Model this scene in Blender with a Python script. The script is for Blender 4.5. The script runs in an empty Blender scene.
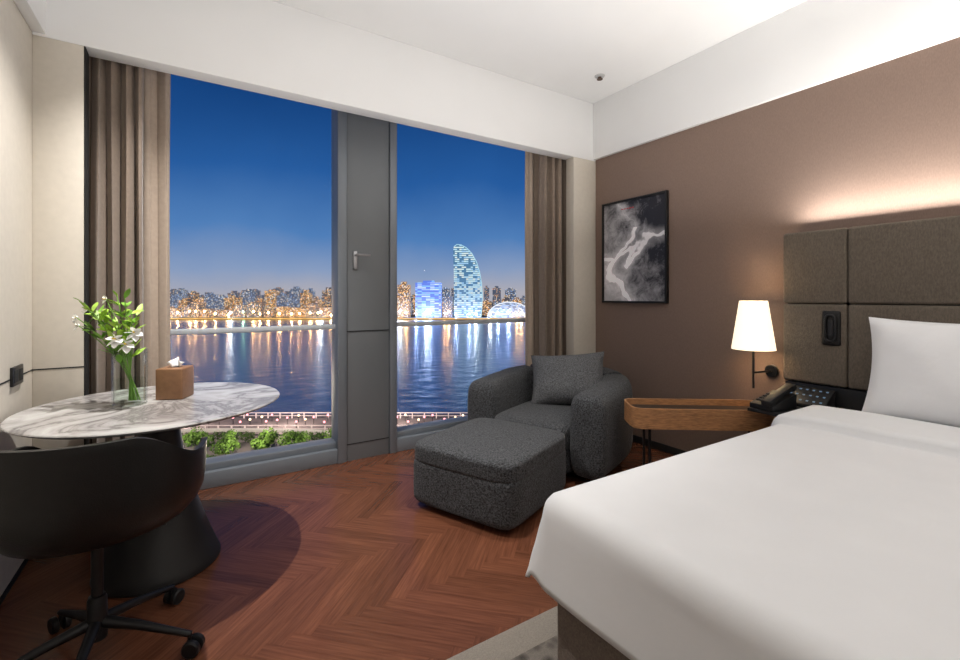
import bpy, bmesh, math, random
from mathutils import Vector, Matrix, noise
random.seed(11)
SC = bpy.context.scene
COL = SC.collection
PI = math.pi
YAW = math.radians(32.4)
CAMH = 1.25
FV = Vector((math.sin(YAW), math.cos(YAW), 0))
RV = Vector((math.cos(YAW), -math.sin(YAW), 0))

# ------------------------------------------------------------------ helpers
def obj(name, bm, m, parent=None, smooth=True, angle=38):
    bmesh.ops.recalc_face_normals(bm, faces=bm.faces[:])
    if smooth:
        a = math.radians(angle)
        for f in bm.faces: f.smooth = True
        for e in bm.edges:
            if len(e.link_faces) == 2 and e.calc_face_angle(0) > a: e.smooth = False
    me = bpy.data.meshes.new(name)
    bm.to_mesh(me); bm.free()
    for mm in (m if isinstance(m, (list, tuple)) else [m]): me.materials.append(mm)
    o = bpy.data.objects.new(name, me)
    COL.objects.link(o)
    if parent: o.parent = parent
    return o

def tag(o, label=None, cat=None, group=None, kind=None):
    if label: o['label'] = label
    if cat: o['category'] = cat
    if group: o['group'] = group
    if kind: o['kind'] = kind
    return o

def thing(name, label, cat, loc=(0, 0, 0), rz=0, group=None):
    o = bpy.data.objects.new(name, None)
    o.empty_display_size = .05
    COL.objects.link(o)
    o.location = loc; o.rotation_euler = (0, 0, rz)
    return tag(o, label, cat, group)

def struct(name, bm, m, label=None, parent=None, smooth=True):
    o = obj(name, bm, m, parent, smooth)
    if not parent: o['kind'] = 'structure'
    if label: o['label'] = label
    if not parent: o['category'] = name.split('_')[0]
    return o

def dup(root, loc, rz, label=None, group=None):
    r = root.copy(); COL.objects.link(r); r.location = loc; r.rotation_euler = (0, 0, rz)
    if label: r['label'] = label
    if group: r['group'] = group
    for ch in list(root.children):
        c = ch.copy(); COL.objects.link(c); c.parent = r
        for g in list(ch.children):
            d = g.copy(); COL.objects.link(d); d.parent = c
    return r

def merge(bm, t, M=None):
    if M is not None: bmesh.ops.transform(t, matrix=M, verts=t.verts[:])
    me = bpy.data.meshes.new('tmp'); t.to_mesh(me); t.free()
    bm.from_mesh(me); bpy.data.meshes.remove(me)

def NB(): return bmesh.new()

def box(bm, x0, x1, y0, y1, z0, z1, bev=0, seg=2, M=None):
    t = NB(); bmesh.ops.create_cube(t, size=1)
    for v in t.verts:
        v.co = Vector((x0 + (v.co.x + .5) * (x1 - x0), y0 + (v.co.y + .5) * (y1 - y0), z0 + (v.co.z + .5) * (z1 - z0)))
    if bev: bmesh.ops.bevel(t, geom=t.edges[:], offset=bev, segments=seg, profile=.5, affect='EDGES')
    merge(bm, t, M); return bm

def tube(bm, pts, r, seg=8, caps=True):
    pts = [Vector(p) for p in pts]; n = len(pts)
    rs = r if isinstance(r, (list, tuple)) else [r] * n
    rings = []; up = None
    for i, p in enumerate(pts):
        tg = (pts[min(i + 1, n - 1)] - pts[max(i - 1, 0)]).normalized()
        if up is None:
            up = tg.orthogonal().normalized()
        else:
            up = (up - tg * up.dot(tg))
            up = up.normalized() if up.length > 1e-5 else tg.orthogonal().normalized()
        w = tg.cross(up)
        rings.append([bm.verts.new(p + (up * math.cos(2 * PI * k / seg) + w * math.sin(2 * PI * k / seg)) * rs[i]) for k in range(seg)])
    for a, b in zip(rings, rings[1:]):
        for k in range(seg): bm.faces.new((a[k], a[(k + 1) % seg], b[(k + 1) % seg], b[k]))
    if caps: bm.faces.new(rings[0][::-1]); bm.faces.new(rings[-1])
    return bm

def lathe(bm, prof, seg=48, cx=0, cy=0, cap=True):
    rings = []
    for r, z in prof:
        if r < 1e-6: rings.append([bm.verts.new((cx, cy, z))])
        else: rings.append([bm.verts.new((cx + r * math.cos(2 * PI * k / seg), cy + r * math.sin(2 * PI * k / seg), z)) for k in range(seg)])
    for a, b in zip(rings, rings[1:]):
        for k in range(seg):
            k2 = (k + 1) % seg
            if len(a) == 1 and len(b) == 1: continue
            if len(a) == 1: bm.faces.new((a[0], b[k2], b[k]))
            elif len(b) == 1: bm.faces.new((a[k], a[k2], b[0]))
            else: bm.faces.new((a[k], a[k2], b[k2], b[k]))
    return bm

def superbox(bm, c, h, e=5, n=11, M=None, puff=0, pe=None):
    t = NB(); bmesh.ops.create_cube(t, size=2)
    bmesh.ops.subdivide_edges(t, edges=t.edges[:], cuts=n, use_grid_fill=True)
    for v in t.verts:
        x, y, z = v.co
        s = (abs(x) ** e + abs(y) ** e + abs(z) ** e) ** (-1 / e)
        x *= s; y *= s; z *= s
        zz = z * h[2] + (puff * (1 - x * x) * (1 - y * y) if z > 0 else 0)
        v.co = Vector((x * h[0] + c[0], y * h[1] + c[1], zz + c[2]))
    merge(bm, t, M); return bm

def pillow(bm, w, h, t, n=22, seed=0, wr=.012):
    top = {}; bot = {}
    for i in range(n + 1):
        for j in range(n + 1):
            u = -1 + 2 * i / n; v = -1 + 2 * j / n
            x = w / 2 * u * (1 - .08 * (1 - v * v)); y = h / 2 * v * (1 - .08 * (1 - u * u))
            q = max(0, (1 - abs(u) ** 2.6) * (1 - abs(v) ** 2.6)) ** .55
            k = noise.noise(Vector((x * 7 + seed, y * 7, seed))) * wr * min(1, q * 2)
            edge = i in (0, n) or j in (0, n)
            vt = bm.verts.new((x, y, t / 2 * q + k)); top[i, j] = vt
            bot[i, j] = vt if edge else bm.verts.new((x, y, -t / 2 * q + k))
    for i in range(n):
        for j in range(n):
            bm.faces.new((top[i, j], top[i + 1, j], top[i + 1, j + 1], top[i, j + 1]))
            q = (bot[i, j], bot[i, j + 1], bot[i + 1, j + 1], bot[i + 1, j])
            if len(set(q)) >= 3 and any(a not in (top[i, j], top[i, j + 1], top[i + 1, j + 1], top[i + 1, j]) for a in q):
                try: bm.faces.new(q)
                except ValueError: pass
    return bm

# ------------------------------------------------------------------ materials
def newmat(name):
    m = bpy.data.materials.new(name); m.use_nodes = True
    return m, m.node_tree.nodes, m.node_tree.links, m.node_tree.nodes['Principled BSDF']

def mat(name, col, rough=.5, metal=0, ns=0, na=.2, bump=0, bs=None, stretch=(1, 1, 1), spec=.5, emit=None, es=0, sheen=0, dist=.01):
    m, N, L, P = newmat(name)
    P.inputs['Base Color'].default_value = (*col, 1)
    P.inputs['Roughness'].default_value = rough
    P.inputs['Metallic'].default_value = metal
    P.inputs['Specular IOR Level'].default_value = spec
    if sheen: P.inputs['Sheen Weight'].default_value = sheen
    if emit:
        P.inputs['Emission Color'].default_value = (*emit, 1); P.inputs['Emission Strength'].default_value = es
    if ns or bump:
        tc = N.new('ShaderNodeTexCoord'); mp = N.new('ShaderNodeMapping'); mp.inputs['Scale'].default_value = stretch
        L.new(tc.outputs['Object'], mp.inputs[0])
    if ns:
        nz = N.new('ShaderNodeTexNoise'); nz.inputs['Scale'].default_value = ns; nz.inputs['Detail'].default_value = 6
        L.new(mp.outputs[0], nz.inputs[0])
        r = N.new('ShaderNodeValToRGB')
        r.color_ramp.elements[0].position = .3; r.color_ramp.elements[1].position = .7
        r.color_ramp.elements[0].color = (*[c * (1 - na) for c in col], 1)
        r.color_ramp.elements[1].color = (*[min(1, c * (1 + na)) for c in col], 1)
        L.new(nz.outputs['Fac'], r.inputs[0]); L.new(r.outputs[0], P.inputs['Base Color'])
    if bump:
        n2 = N.new('ShaderNodeTexNoise'); n2.inputs['Scale'].default_value = bs or ns or 50; n2.inputs['Detail'].default_value = 4
        L.new(mp.outputs[0], n2.inputs[0])
        b = N.new('ShaderNodeBump'); b.inputs['Strength'].default_value = bump; b.inputs['Distance'].default_value = dist
        L.new(n2.outputs['Fac'], b.inputs['Height']); L.new(b.outputs[0], P.inputs['Normal'])
    return m

def emis(name, col, s, sample=False):
    m = mat(name, (.02, .02, .02), .6, emit=col, es=s)
    m.cycles.emission_sampling = 'FRONT' if sample else 'NONE'
    return m

M = {}
M['ceil'] = mat('ceiling_paint', (.83, .83, .83), .9, ns=3, na=.012)
M['cream'] = mat('cream_panel', (.61, .56, .485), .6, ns=30, na=.03, bump=.05, bs=200)
M['brown'] = mat('brown_wall_fabric', (.215, .148, .117), .85, ns=260, na=.10, bump=.15, bs=300, stretch=(1, 1, .25))
M['backw'] = mat('rear_wall_paint', (.62, .59, .55), .9, ns=4, na=.02)
M['frame'] = mat('window_metal', (.215, .24, .27), .42, .3, ns=2, na=.03)
M['frame2'] = mat('window_panel_metal', (.185, .20, .215), .5, .2, ns=2, na=.03)
M['black'] = mat('black_metal', (.012, .012, .013), .38, .3, ns=20, na=.1)
M['blackpl'] = mat('black_plastic', (.011, .011, .012), .5, 0, ns=20, na=.1, spec=.35)
M['blackmat'] = mat('black_groove', (.01, .01, .01), .8, ns=20, na=.1)
M['ped'] = mat('pedestal_black', (.009, .0087, .0087), .5, 0, ns=15, na=.1)
M['leather'] = mat('black_leather', (.0068, .0067, .0068), .36, ns=30, na=.2, bump=.12, bs=260, spec=.4)
M['boucle'] = mat('charcoal_boucle', (.054, .056, .060), .95, ns=118, na=.9, bump=.7, bs=125, sheen=.1, spec=.2)
M['boucle2'] = mat('grey_cushion_fabric', (.120, .123, .13), .95, ns=130, na=.6, bump=.55, bs=135, sheen=.1, spec=.2)
M['curtain'] = mat('taupe_curtain', (.245, .188, .146), .85, ns=40, na=.08, bump=.1, bs=400, sheen=.2)
M['curtain2'] = mat('light_taupe_curtain', (.42, .335, .265), .8, ns=40, na=.06, bump=.1, bs=400, sheen=.2)
M['linen'] = mat('white_linen', (.775, .78, .79), .85, ns=6, na=.015, bump=.05, bs=9, dist=.03, sheen=.03)
M['pil'] = mat('white_pillow_cotton', (.82, .82, .83), .85, ns=6, na=.015, bump=.08, bs=12, dist=.03)
M['bedbase'] = mat('taupe_bed_fabric', (.17, .132, .105), .9, ns=180, na=.25, bump=.3, bs=260)
M['headb'] = mat('headboard_fabric', (.130, .105, .081), .9, ns=160, na=.20, bump=.3, bs=240, stretch=(1, 1, .4))
M['walnut'] = mat('walnut_veneer', (.37, .18, .078), .4, ns=12, na=.35, stretch=(2, 2, 12), bump=.02)
M['walnut2'] = mat('dark_tray_inlay', (.022, .016, .013), .45, ns=14, na=.3, stretch=(6, 6, 1))
M['tissuebox'] = mat('brown_leather_box', (.27, .135, .065), .5, ns=40, na=.12, bump=.1, bs=200)
M['tissue'] = mat('white_tissue', (.9, .9, .9), .9, ns=20, na=.02)
M['leaf'] = mat('leaf_green', (.35, .56, .06), .5, ns=12, na=.4)
M['leaf2'] = mat('leaf_mid_green', (.18, .38, .04), .5, ns=12, na=.4)
M['stem'] = mat('stem_green', (.16, .32, .05), .5, ns=12, na=.3)
M['petal'] = mat('white_petal', (.92, .92, .88), .6, ns=12, na=.03)
M['pollen'] = mat('yellow_stamen', (.75, .55, .08), .6, ns=12, na=.1)
M['chrome'] = mat('satin_chrome', (.45, .45, .47), .35, .9, ns=12, na=.03)
M['screen'] = mat('soft_blue_button', (.05, .06, .08), .6, ns=9, na=.05, emit=(.3, .55, .85), es=.25, spec=.2)
M['red'] = mat('red_print', (.5, .02, .03), .6, ns=9, na=.05)
M['plastic'] = mat('grey_white_plastic', (.5, .5, .5), .5, ns=9, na=.03)
M['keys'] = mat('dark_grey_keys', (.03, .03, .033), .7, ns=9, na=.03, spec=.2)
M['brass'] = mat('dark_sprinkler', (.12, .08, .06), .4, .7, ns=9, na=.1)

# lamp shade: fabric, lit from the bulb inside
m, N, L, P = newmat('lamp_shade_fabric')
P.inputs['Base Color'].default_value = (.9, .82, .7, 1); P.inputs['Roughness'].default_value = .9
tc = N.new('ShaderNodeTexCoord'); nz = N.new('ShaderNodeTexNoise'); nz.inputs['Scale'].default_value = 120
L.new(tc.outputs['Object'], nz.inputs[0])
r = N.new('ShaderNodeValToRGB'); r.color_ramp.elements[0].color = (1, .78, .52, 1); r.color_ramp.elements[1].color = (1, .87, .66, 1)
L.new(nz.outputs['Fac'], r.inputs[0]); L.new(r.outputs[0], P.inputs['Emission Color']); P.inputs['Emission Strength'].default_value = 1.2
M['shade'] = m

# glass: thin pane
def glass(name, fac, tint=(1, 1, 1), rough=0.0):
    m = bpy.data.materials.new(name); m.use_nodes = True
    N = m.node_tree.nodes; L = m.node_tree.links; N.clear()
    o = N.new('ShaderNodeOutputMaterial'); mx = N.new('ShaderNodeMixShader')
    t = N.new('ShaderNodeBsdfTransparent'); t.inputs[0].default_value = (*tint, 1)
    g = N.new('ShaderNodeBsdfGlossy'); g.inputs['Roughness'].default_value = rough
    lw = N.new('ShaderNodeLayerWeight'); lw.inputs[0].default_value = .15
    mm = N.new('ShaderNodeMath'); mm.operation = 'MULTIPLY'; mm.inputs[1].default_value = fac
    L.new(lw.outputs['Fresnel'], mm.inputs[0]); L.new(mm.outputs[0], mx.inputs[0])
    L.new(t.outputs[0], mx.inputs[1]); L.new(g.outputs[0], mx.inputs[2]); L.new(mx.outputs[0], o.inputs[0])
    return m
M['pane'] = glass('window_glass', .06)
M['vase'] = glass('vase_glass', .38, (.965, .985, .98), .05)
M['water_v'] = glass('vase_water', .15, (.94, .97, .93), .05)

# marble
m, N, L, P = newmat('white_marble')
tc = N.new('ShaderNodeTexCoord')
nz = N.new('ShaderNodeTexNoise'); nz.inputs['Scale'].default_value = 2.3; nz.inputs['Detail'].default_value = 9; nz.inputs['Roughness'].default_value = .62; nz.inputs['Distortion'].default_value = 1.1
L.new(tc.outputs['Object'], nz.inputs[0])
sb = N.new('ShaderNodeMath'); sb.operation = 'SUBTRACT'; sb.inputs[1].default_value = .5
ab = N.new('ShaderNodeMath'); ab.operation = 'ABSOLUTE'
L.new(nz.outputs['Fac'], sb.inputs[0]); L.new(sb.outputs[0], ab.inputs[0])
r = N.new('ShaderNodeValToRGB'); e = r.color_ramp.elements
e[0].position = 0; e[0].color = (.20, .185, .18, 1); e[1].position = .13; e[1].color = (.57, .56, .545, 1)
x = r.color_ramp.elements.new(.03); x.color = (.38, .36, .35, 1)
L.new(ab.outputs[0], r.inputs[0]); L.new(r.outputs[0], P.inputs['Base Color']); P.inputs['Roughness'].default_value = .25
M['marble'] = m

# herringbone plank floor
m, N, L, P = newmat('herringbone_wood')
uv = N.new('ShaderNodeUVMap'); uv.uv_map = 'UVMap'
mp = N.new('ShaderNodeMapping'); mp.inputs['Scale'].default_value = (5, 95, 1); L.new(uv.outputs[0], mp.inputs[0])
nz = N.new('ShaderNodeTexNoise'); nz.inputs['Scale'].default_value = 1; nz.inputs['Detail'].default_value = 7; nz.inputs['Distortion'].default_value = .25
L.new(mp.outputs[0], nz.inputs[0])
r = N.new('ShaderNodeValToRGB'); e = r.color_ramp.elements
e[0].position = .24; e[0].color = (.086, .030, .0155, 1); e[1].position = .76; e[1].color = (.170, .064, .033, 1)
L.new(nz.outputs['Fac'], r.inputs[0])
at = N.new('ShaderNodeAttribute'); at.attribute_name = 'tone'
hs = N.new('ShaderNodeHueSaturation'); L.new(r.outputs[0], hs.inputs['Color'])
mr = N.new('ShaderNodeMapRange'); mr.inputs['To Min'].default_value = .80; mr.inputs['To Max'].default_value = 1.2
L.new(at.outputs['Fac'], mr.inputs[0]); L.new(mr.outputs[0], hs.inputs['Value'])
L.new(hs.outputs[0], P.inputs['Base Color']); P.inputs['Roughness'].default_value = .25
M['floor'] = m
M['gap'] = mat('floor_gap', (.02, .007, .0045), .8, ns=10, na=.1)

# rug: plain beige border, slightly darker patterned field
m, N, L, P = newmat('patterned_rug')
tc = N.new('ShaderNodeTexCoord')
vo = N.new('ShaderNodeTexVoronoi'); vo.inputs['Scale'].default_value = 22; vo.inputs['Randomness'].default_value = 1
nz = N.new('ShaderNodeTexNoise'); nz.inputs['Scale'].default_value = 220; nz.inputs['Detail'].default_value = 3
L.new(tc.outputs['Object'], vo.inputs[0]); L.new(tc.outputs['Object'], nz.inputs[0])
r = N.new('ShaderNodeValToRGB'); e = r.color_ramp.elements
e[0].position = .15; e[0].color = (.075, .063, .053, 1); e[1].position = .6; e[1].color = (.21, .182, .155, 1)
L.new(vo.outputs['Distance'], r.inputs[0])
sp = N.new('ShaderNodeSeparateXYZ'); L.new(tc.outputs['Object'], sp.inputs[0])
gt = N.new('ShaderNodeMath'); gt.operation = 'LESS_THAN'; gt.inputs[1].default_value = 1.25; L.new(sp.outputs[1], gt.inputs[0])
m1 = N.new('ShaderNodeMix'); m1.data_type = 'RGBA'; L.new(gt.outputs[0], m1.inputs[0]); m1.inputs[6].default_value = (.29, .255, .215, 1); L.new(r.outputs[0], m1.inputs[7])
mx = N.new('ShaderNodeMix'); mx.data_type = 'RGBA'; mx.blend_type = 'MULTIPLY'; mx.inputs[0].default_value = .5
L.new(m1.outputs[2], mx.inputs[6]); L.new(nz.outputs['Fac'], mx.inputs[7]); L.new(mx.outputs[2], P.inputs['Base Color'])
P.inputs['Roughness'].default_value = 1
b = N.new('ShaderNodeBump'); b.inputs['Strength'].default_value = .6; b.inputs['Distance'].default_value = .01; L.new(nz.outputs['Fac'], b.inputs['Height']); L.new(b.outputs[0], P.inputs['Normal'])
M['rug'] = m

# picture print: dark terrain with a pale winding flow (object coords: y across, z up)
m, N, L, P = newmat('aerial_print')
tc = N.new('ShaderNodeTexCoord'); sp = N.new('ShaderNodeSeparateXYZ'); L.new(tc.outputs['Object'], sp.inputs[0])
def mth(op, a, b=None, c=None):
    q = N.new('ShaderNodeMath'); q.operation = op
    for i, v in enumerate((a, b, c)):
        if v is None: continue
        if isinstance(v, (int, float)): q.inputs[i].default_value = v
        else: L.new(v, q.inputs[i])
    return q.outputs[0]
nz = N.new('ShaderNodeTexNoise'); nz.inputs['Scale'].default_value = 4.5; nz.inputs['Detail'].default_value = 2.5; L.new(tc.outputs['Object'], nz.inputs[0])
wob = mth('MULTIPLY', mth('SUBTRACT', nz.outputs['Fac'], .5), .34)
yy, zz = sp.outputs[1], sp.outputs[2]
f1 = mth('ABSOLUTE', mth('ADD', mth('ADD', mth('SUBTRACT', yy, .10), mth('MULTIPLY', mth('SINE', mth('MULTIPLY', zz, 8.0)), .13)), wob))
f2 = mth('ABSOLUTE', mth('ADD', mth('SUBTRACT', zz, mth('MULTIPLY', mth('SINE', mth('MULTIPLY', yy, 7.0)), -.10)), mth('MULTIPLY', wob, 1.3)))
f1 = mth('ADD', f1, mth('MULTIPLY', mth('GREATER_THAN', zz, .20), .03))
fm = mth('MINIMUM', f1, mth('MULTIPLY', f2, 1.4))
r1 = N.new('ShaderNodeValToRGB'); e = r1.color_ramp.elements
e[0].position = .020; e[0].color = (.92, .89, .90, 1); e[1].position = .14; e[1].color = (0, 0, 0, 1)
q = r1.color_ramp.elements.new(.034); q.color = (.30, .29, .295, 1)
L.new(fm, r1.inputs[0])
n2 = N.new('ShaderNodeTexNoise'); n2.inputs['Scale'].default_value = 10; n2.inputs['Detail'].default_value = 10; n2.inputs['Roughness'].default_value = .72; n2.inputs['Distortion'].default_value = .6
L.new(tc.outputs['Object'], n2.inputs[0])
r2 = N.new('ShaderNodeValToRGB'); e = r2.color_ramp.elements
e[0].position = .36; e[0].color = (.018, .016, .019, 1); e[1].position = .74; e[1].color = (.50, .48, .49, 1)
sh = mth('ADD', mth('ADD', n2.outputs['Fac'], mth('MULTIPLY', yy, .55)), mth('MULTIPLY', zz, -.24)); L.new(sh, r2.inputs[0])
mx = N.new('ShaderNodeMix'); mx.data_type = 'RGBA'; mx.blend_type = 'ADD'; mx.inputs[0].default_value = .95
L.new(r2.outputs[0], mx.inputs[6]); L.new(r1.outputs[0], mx.inputs[7]); L.new(mx.outputs[2], P.inputs['Base Color'])
P.inputs['Roughness'].default_value = .4
M['print'] = m

# night facade
def facade(name, base, glow, cols, dens, st, cw, ch):
    m, N, L, P = newmat(name)
    P.inputs['Base Color'].default_value = (*base, 1); P.inputs['Roughness'].default_value = .7
    tc = N.new('ShaderNodeTexCoord'); sp = N.new('ShaderNodeSeparateXYZ'); L.new(tc.outputs['Object'], sp.inputs[0])
    ad = N.new('ShaderNodeMath'); L.new(sp.outputs[0], ad.inputs[0]); L.new(sp.outputs[1], ad.inputs[1])
    def fl(src, d):
        a = N.new('ShaderNodeMath'); a.operation = 'DIVIDE'; a.inputs[1].default_value = d; L.new(src, a.inputs[0])
        b = N.new('ShaderNodeMath'); b.operation = 'FLOOR'; L.new(a.outputs[0], b.inputs[0])
        f = N.new('ShaderNodeMath'); f.operation = 'FRACT'; L.new(a.outputs[0], f.inputs[0]); return b.outputs[0], f.outputs[0]
    ix, fx = fl(ad.outputs[0], cw); iz, fz = fl(sp.outputs[2], ch)
    oi = N.new('ShaderNodeObjectInfo'); mu = N.new('ShaderNodeMath'); mu.operation = 'MULTIPLY'; mu.inputs[1].default_value = 97; L.new(oi.outputs['Random'], mu.inputs[0])
    cb = N.new('ShaderNodeCombineXYZ'); L.new(ix, cb.inputs[0]); L.new(iz, cb.inputs[1]); L.new(mu.outputs[0], cb.inputs[2])
    wn = N.new('ShaderNodeTexWhiteNoise'); L.new(cb.outputs[0], wn.inputs[0])
    lt = N.new('ShaderNodeMath'); lt.operation = 'LESS_THAN'; lt.inputs[1].default_value = dens; L.new(wn.outputs['Value'], lt.inputs[0])
    gz = N.new('ShaderNodeMath'); gz.operation = 'LESS_THAN'; gz.inputs[1].default_value = .62; L.new(fz, gz.inputs[0])
    gx = N.new('ShaderNodeMath'); gx.operation = 'LESS_THAN'; gx.inputs[1].default_value = .75 if cw < 2.5 else 1.1; L.new(fx, gx.inputs[0])
    ml = N.new('ShaderNodeMath'); ml.operation = 'MULTIPLY'; L.new(lt.outputs[0], ml.inputs[0]); L.new(gz.outputs[0], ml.inputs[1])
    m2 = N.new('ShaderNodeMath'); m2.operation = 'MULTIPLY'; L.new(ml.outputs[0], m2.inputs[0]); L.new(gx.outputs[0], m2.inputs[1])
    sc = N.new('ShaderNodeSeparateColor'); L.new(wn.outputs['Color'], sc.inputs[0])
    r = N.new('ShaderNodeValToRGB'); r.color_ramp.interpolation = 'CONSTANT'
    e = r.color_ramp.elements; e[0].color = (*cols[0], 1); e[1].position = 1 / len(cols); e[1].color = (*cols[1], 1)
    for i in range(2, len(cols)):
        q = r.color_ramp.elements.new(i / len(cols)); q.color = (*cols[i], 1)
    L.new(sc.outputs[1], r.inputs[0])
    mx = N.new('ShaderNodeMix'); mx.data_type = 'RGBA'; L.new(m2.outputs[0], mx.inputs[0]); mx.inputs[6].default_value = (*[g / st for g in glow], 1); L.new(r.outputs[0], mx.inputs[7])
    L.new(mx.outputs[2], P.inputs['Emission Color']); P.inputs['Emission Strength'].default_value = st
    m.cycles.emission_sampling = 'NONE'
    return m
warm = [(1, .52, .16), (1, .66, .28), (.95, .4, .1), (1, .8, .5), (.6, .7, .9)]
FAC = [facade('facade_warm', (.05, .05, .06), (.06, .052, .06), warm, .26, 1.9, 1.1, 1.25),
       facade('facade_gold', (.06, .05, .05), (.15, .085, .045), warm, .38, 2.0, 1.1, 1.25),
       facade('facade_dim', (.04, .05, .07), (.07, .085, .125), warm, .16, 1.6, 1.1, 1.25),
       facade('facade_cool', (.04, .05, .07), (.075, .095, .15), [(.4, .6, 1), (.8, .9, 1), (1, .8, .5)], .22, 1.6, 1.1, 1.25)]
FACP = facade('facade_violet', (.04, .05, .07), (.12, .22, .80), [(.35, .5, 1), (.6, .75, 1), (.25, .55, 1)], .55, 1.2, 6, 2.4)
FACS = facade('facade_crescent', (.05, .06, .08), (.06, .18, .32), [(.55, .85, 1), (.75, 1, 1), (.42, .72, 1), (.9, 1, .92)], .72, .85, 3.2, 2.8)
FACD = facade('facade_dome', (.05, .06, .08), (.22, .27, .40), [(.75, .85, 1), (1, .95, .85), (.5, .65, 1)], .5, 1.0, 3, 2.0)

# ------------------------------------------------------------------ room shell
XL, XR, YB, YW = -.66, 3.22, -1.7, 3.03
SOF, CEI = 2.53, 3.07
bm = NB()
uvl = bm.loops.layers.uv.new('UVMap'); tl = bm.loops.layers.float_color.new('tone')
W_, n_ = .066, 8
ca, sa = math.cos(PI / 4), math.sin(PI / 4)
def plank(x0, y0, lx, ly):
    g = .0006
    q = [(x0 * W_ + g, y0 * W_ + g), ((x0 + lx) * W_ - g, y0 * W_ + g), ((x0 + lx) * W_ - g, (y0 + ly) * W_ - g), (x0 * W_ + g, (y0 + ly) * W_ - g)]
    w = [(1.3 + x * ca - y * sa, 1.0 + x * sa + y * ca) for x, y in q]
    if max(p[0] for p in w) < XL or min(p[0] for p in w) > XR or max(p[1] for p in w) < YB or min(p[1] for p in w) > 3.5: return
    f = bm.faces.new([bm.verts.new((p[0], p[1], 0)) for p in w])
    t = random.random(); ou, ov = random.random() * 50, random.random() * 50
    for lp, (x, y) in zip(f.loops, q):
        u, v = (x, y) if lx > ly else (y, x)
        lp[uvl].uv = (u + ou, v + ov); lp[tl] = (t, t, t, 1)
for k in range(-105, 105):
    for mm in range(-15, 15):
        ox, oy = k + mm * n_, -k + mm * n_
        plank(ox, oy, n_, 1); plank(ox + n_, oy, 1, n_)
for co, no in (((XL, 0, 0), (-1, 0, 0)), ((XR, 0, 0), (1, 0, 0)), ((0, YB, 0), (0, -1, 0)), ((0, 3.5, 0), (0, 1, 0))):
    bmesh.ops.bisect_plane(bm, geom=bm.verts[:] + bm.edges[:] + bm.faces[:], plane_co=co, plane_no=no, clear_outer=True)
nf = len(bm.faces)
box(bm, XL - .1, XR + .1, YB - .1, 3.62, -.2, -.002)
bm.faces.ensure_lookup_table()
for f in bm.faces[nf:]: f.material_index = 1
struct('floor', bm, [M['floor'], M['gap']], 'reddish brown herringbone wood floor', smooth=False)

bm = box(NB(), XL - .12, XR + .12, YB - .12, 3.7, CEI, CEI + .12); struct('ceiling', bm, M['ceil'], 'plain white ceiling', smooth=False)
bm = NB(); box(bm, XL, XR, YW, YW + .12, SOF, CEI, .004); struct('trim_1', bm, M['ceil'], 'white dropped bulkhead above the window')
bm = NB(); box(bm, XR - .035, XR, YB, YW, SOF + .012, CEI, .003); struct('trim_2', bm, M['ceil'], 'white bulkhead along the top of the brown wall')
bm = NB(); box(bm, XL, XL + .05, YB, YW, SOF + .012, CEI, .003); struct('trim_3', bm, M['ceil'], 'white bulkhead along the top of the left wall')
bm = NB(); box(bm, XL - .12, XL, YB - .12, 3.62, -.2, CEI)
wl = struct('wall_left', bm, M['cream'], 'cream panelled left wall', smooth=False)
GZ = .895
bm = NB(); box(bm, XL, XL + .002, YB, YW, GZ - .003, GZ + .003); box(bm, XL, XL + .003, YB, YW, 0, .03); struct('groove', bm, M['blackmat'], None, wl, False)
bm = NB(); box(bm, XR, XR + .12, YB - .12, 3.62, -.2, CEI); struct('wall_right', bm, M['brown'], 'brown fabric covered wall behind the bed', smooth=False)
bm = NB(); box(bm, XL - .12, XR + .12, YB - .12, YB, -.2, CEI); struct('wall_back', bm, M['backw'], 'wall behind the viewpoint', smooth=False)
bm = NB(); box(bm, XL, -.468, YW, YW + .10, 0, SOF, .003)
w1 = struct('wall_front', bm, M['cream'], 'narrow cream panel left of the window')
bm = NB(); box(bm, XL, -.466, YW - .002, YW + .003, GZ - .003, GZ + .003); box(bm, -.469, -.462, YW + .004, YW + .1, 0, SOF); struct('groove', bm, M['blackmat'], None, w1, False)
bm = NB(); box(bm, 2.935, XR, YW, YW + .10, 0, SOF, .003); struct('wall_front.001', bm, M['cream'], 'narrow cream panel right of the window')
bm = NB(); box(bm, XR - .012, XR, 1.45, YW, 0, .06, .002); struct('baseboard_right', bm, M['blackmat'], 'dark baseboard under the brown wall')

# windows
GY = 3.55
M['rail'] = mat('transom_metal', (.50, .53, .56), .45, .1, ns=2, na=.03)
def window(name, x0, x1, label):
    bm = NB()
    box(bm, x0, x1, 3.44, 3.62, 0, .105, .004); box(bm, x0, x1, 3.48, 3.62, .105, .15, .004)
    box(bm, x0, x1, 3.48, 3.62, 2.9, CEI, .003)
    o = struct(name, bm, M['frame'], label)
    bm = box(NB(), x0, x1, GY - .004, GY + .004, .15, 2.9); struct('pane', bm, M['pane'], None, o, False)
    bm = box(NB(), x0, x1, GY - .05, GY - .006, 1.005, 1.042, .008); struct('transom', bm, M['rail'], None, o)
    return o
window('window_1', XL, .93, 'tall left window onto the river')
window('window_2', 1.38, XR, 'tall right window onto the river')
bm = NB(); box(bm, .99, 1.326, 3.447, 3.56, .0, CEI, .002)
v = struct('window_3', bm, M['frame2'], 'opaque grey vent panel between the two windows')
for a, b_ in ((.918, .986), (1.33, 1.389)):
    bm = NB(); box(bm, a, b_, 3.43, 3.62, 0, CEI, .005); struct('mullion', bm, M['frame'], None, v)
bm = NB(); box(bm, .99, 1.326, 3.442, 3.45, .985, .991); box(bm, .99, 1.326, 3.444, 3.45, .125, .13); struct('panel_joint', bm, M['blackmat'], None, v, False)
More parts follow.
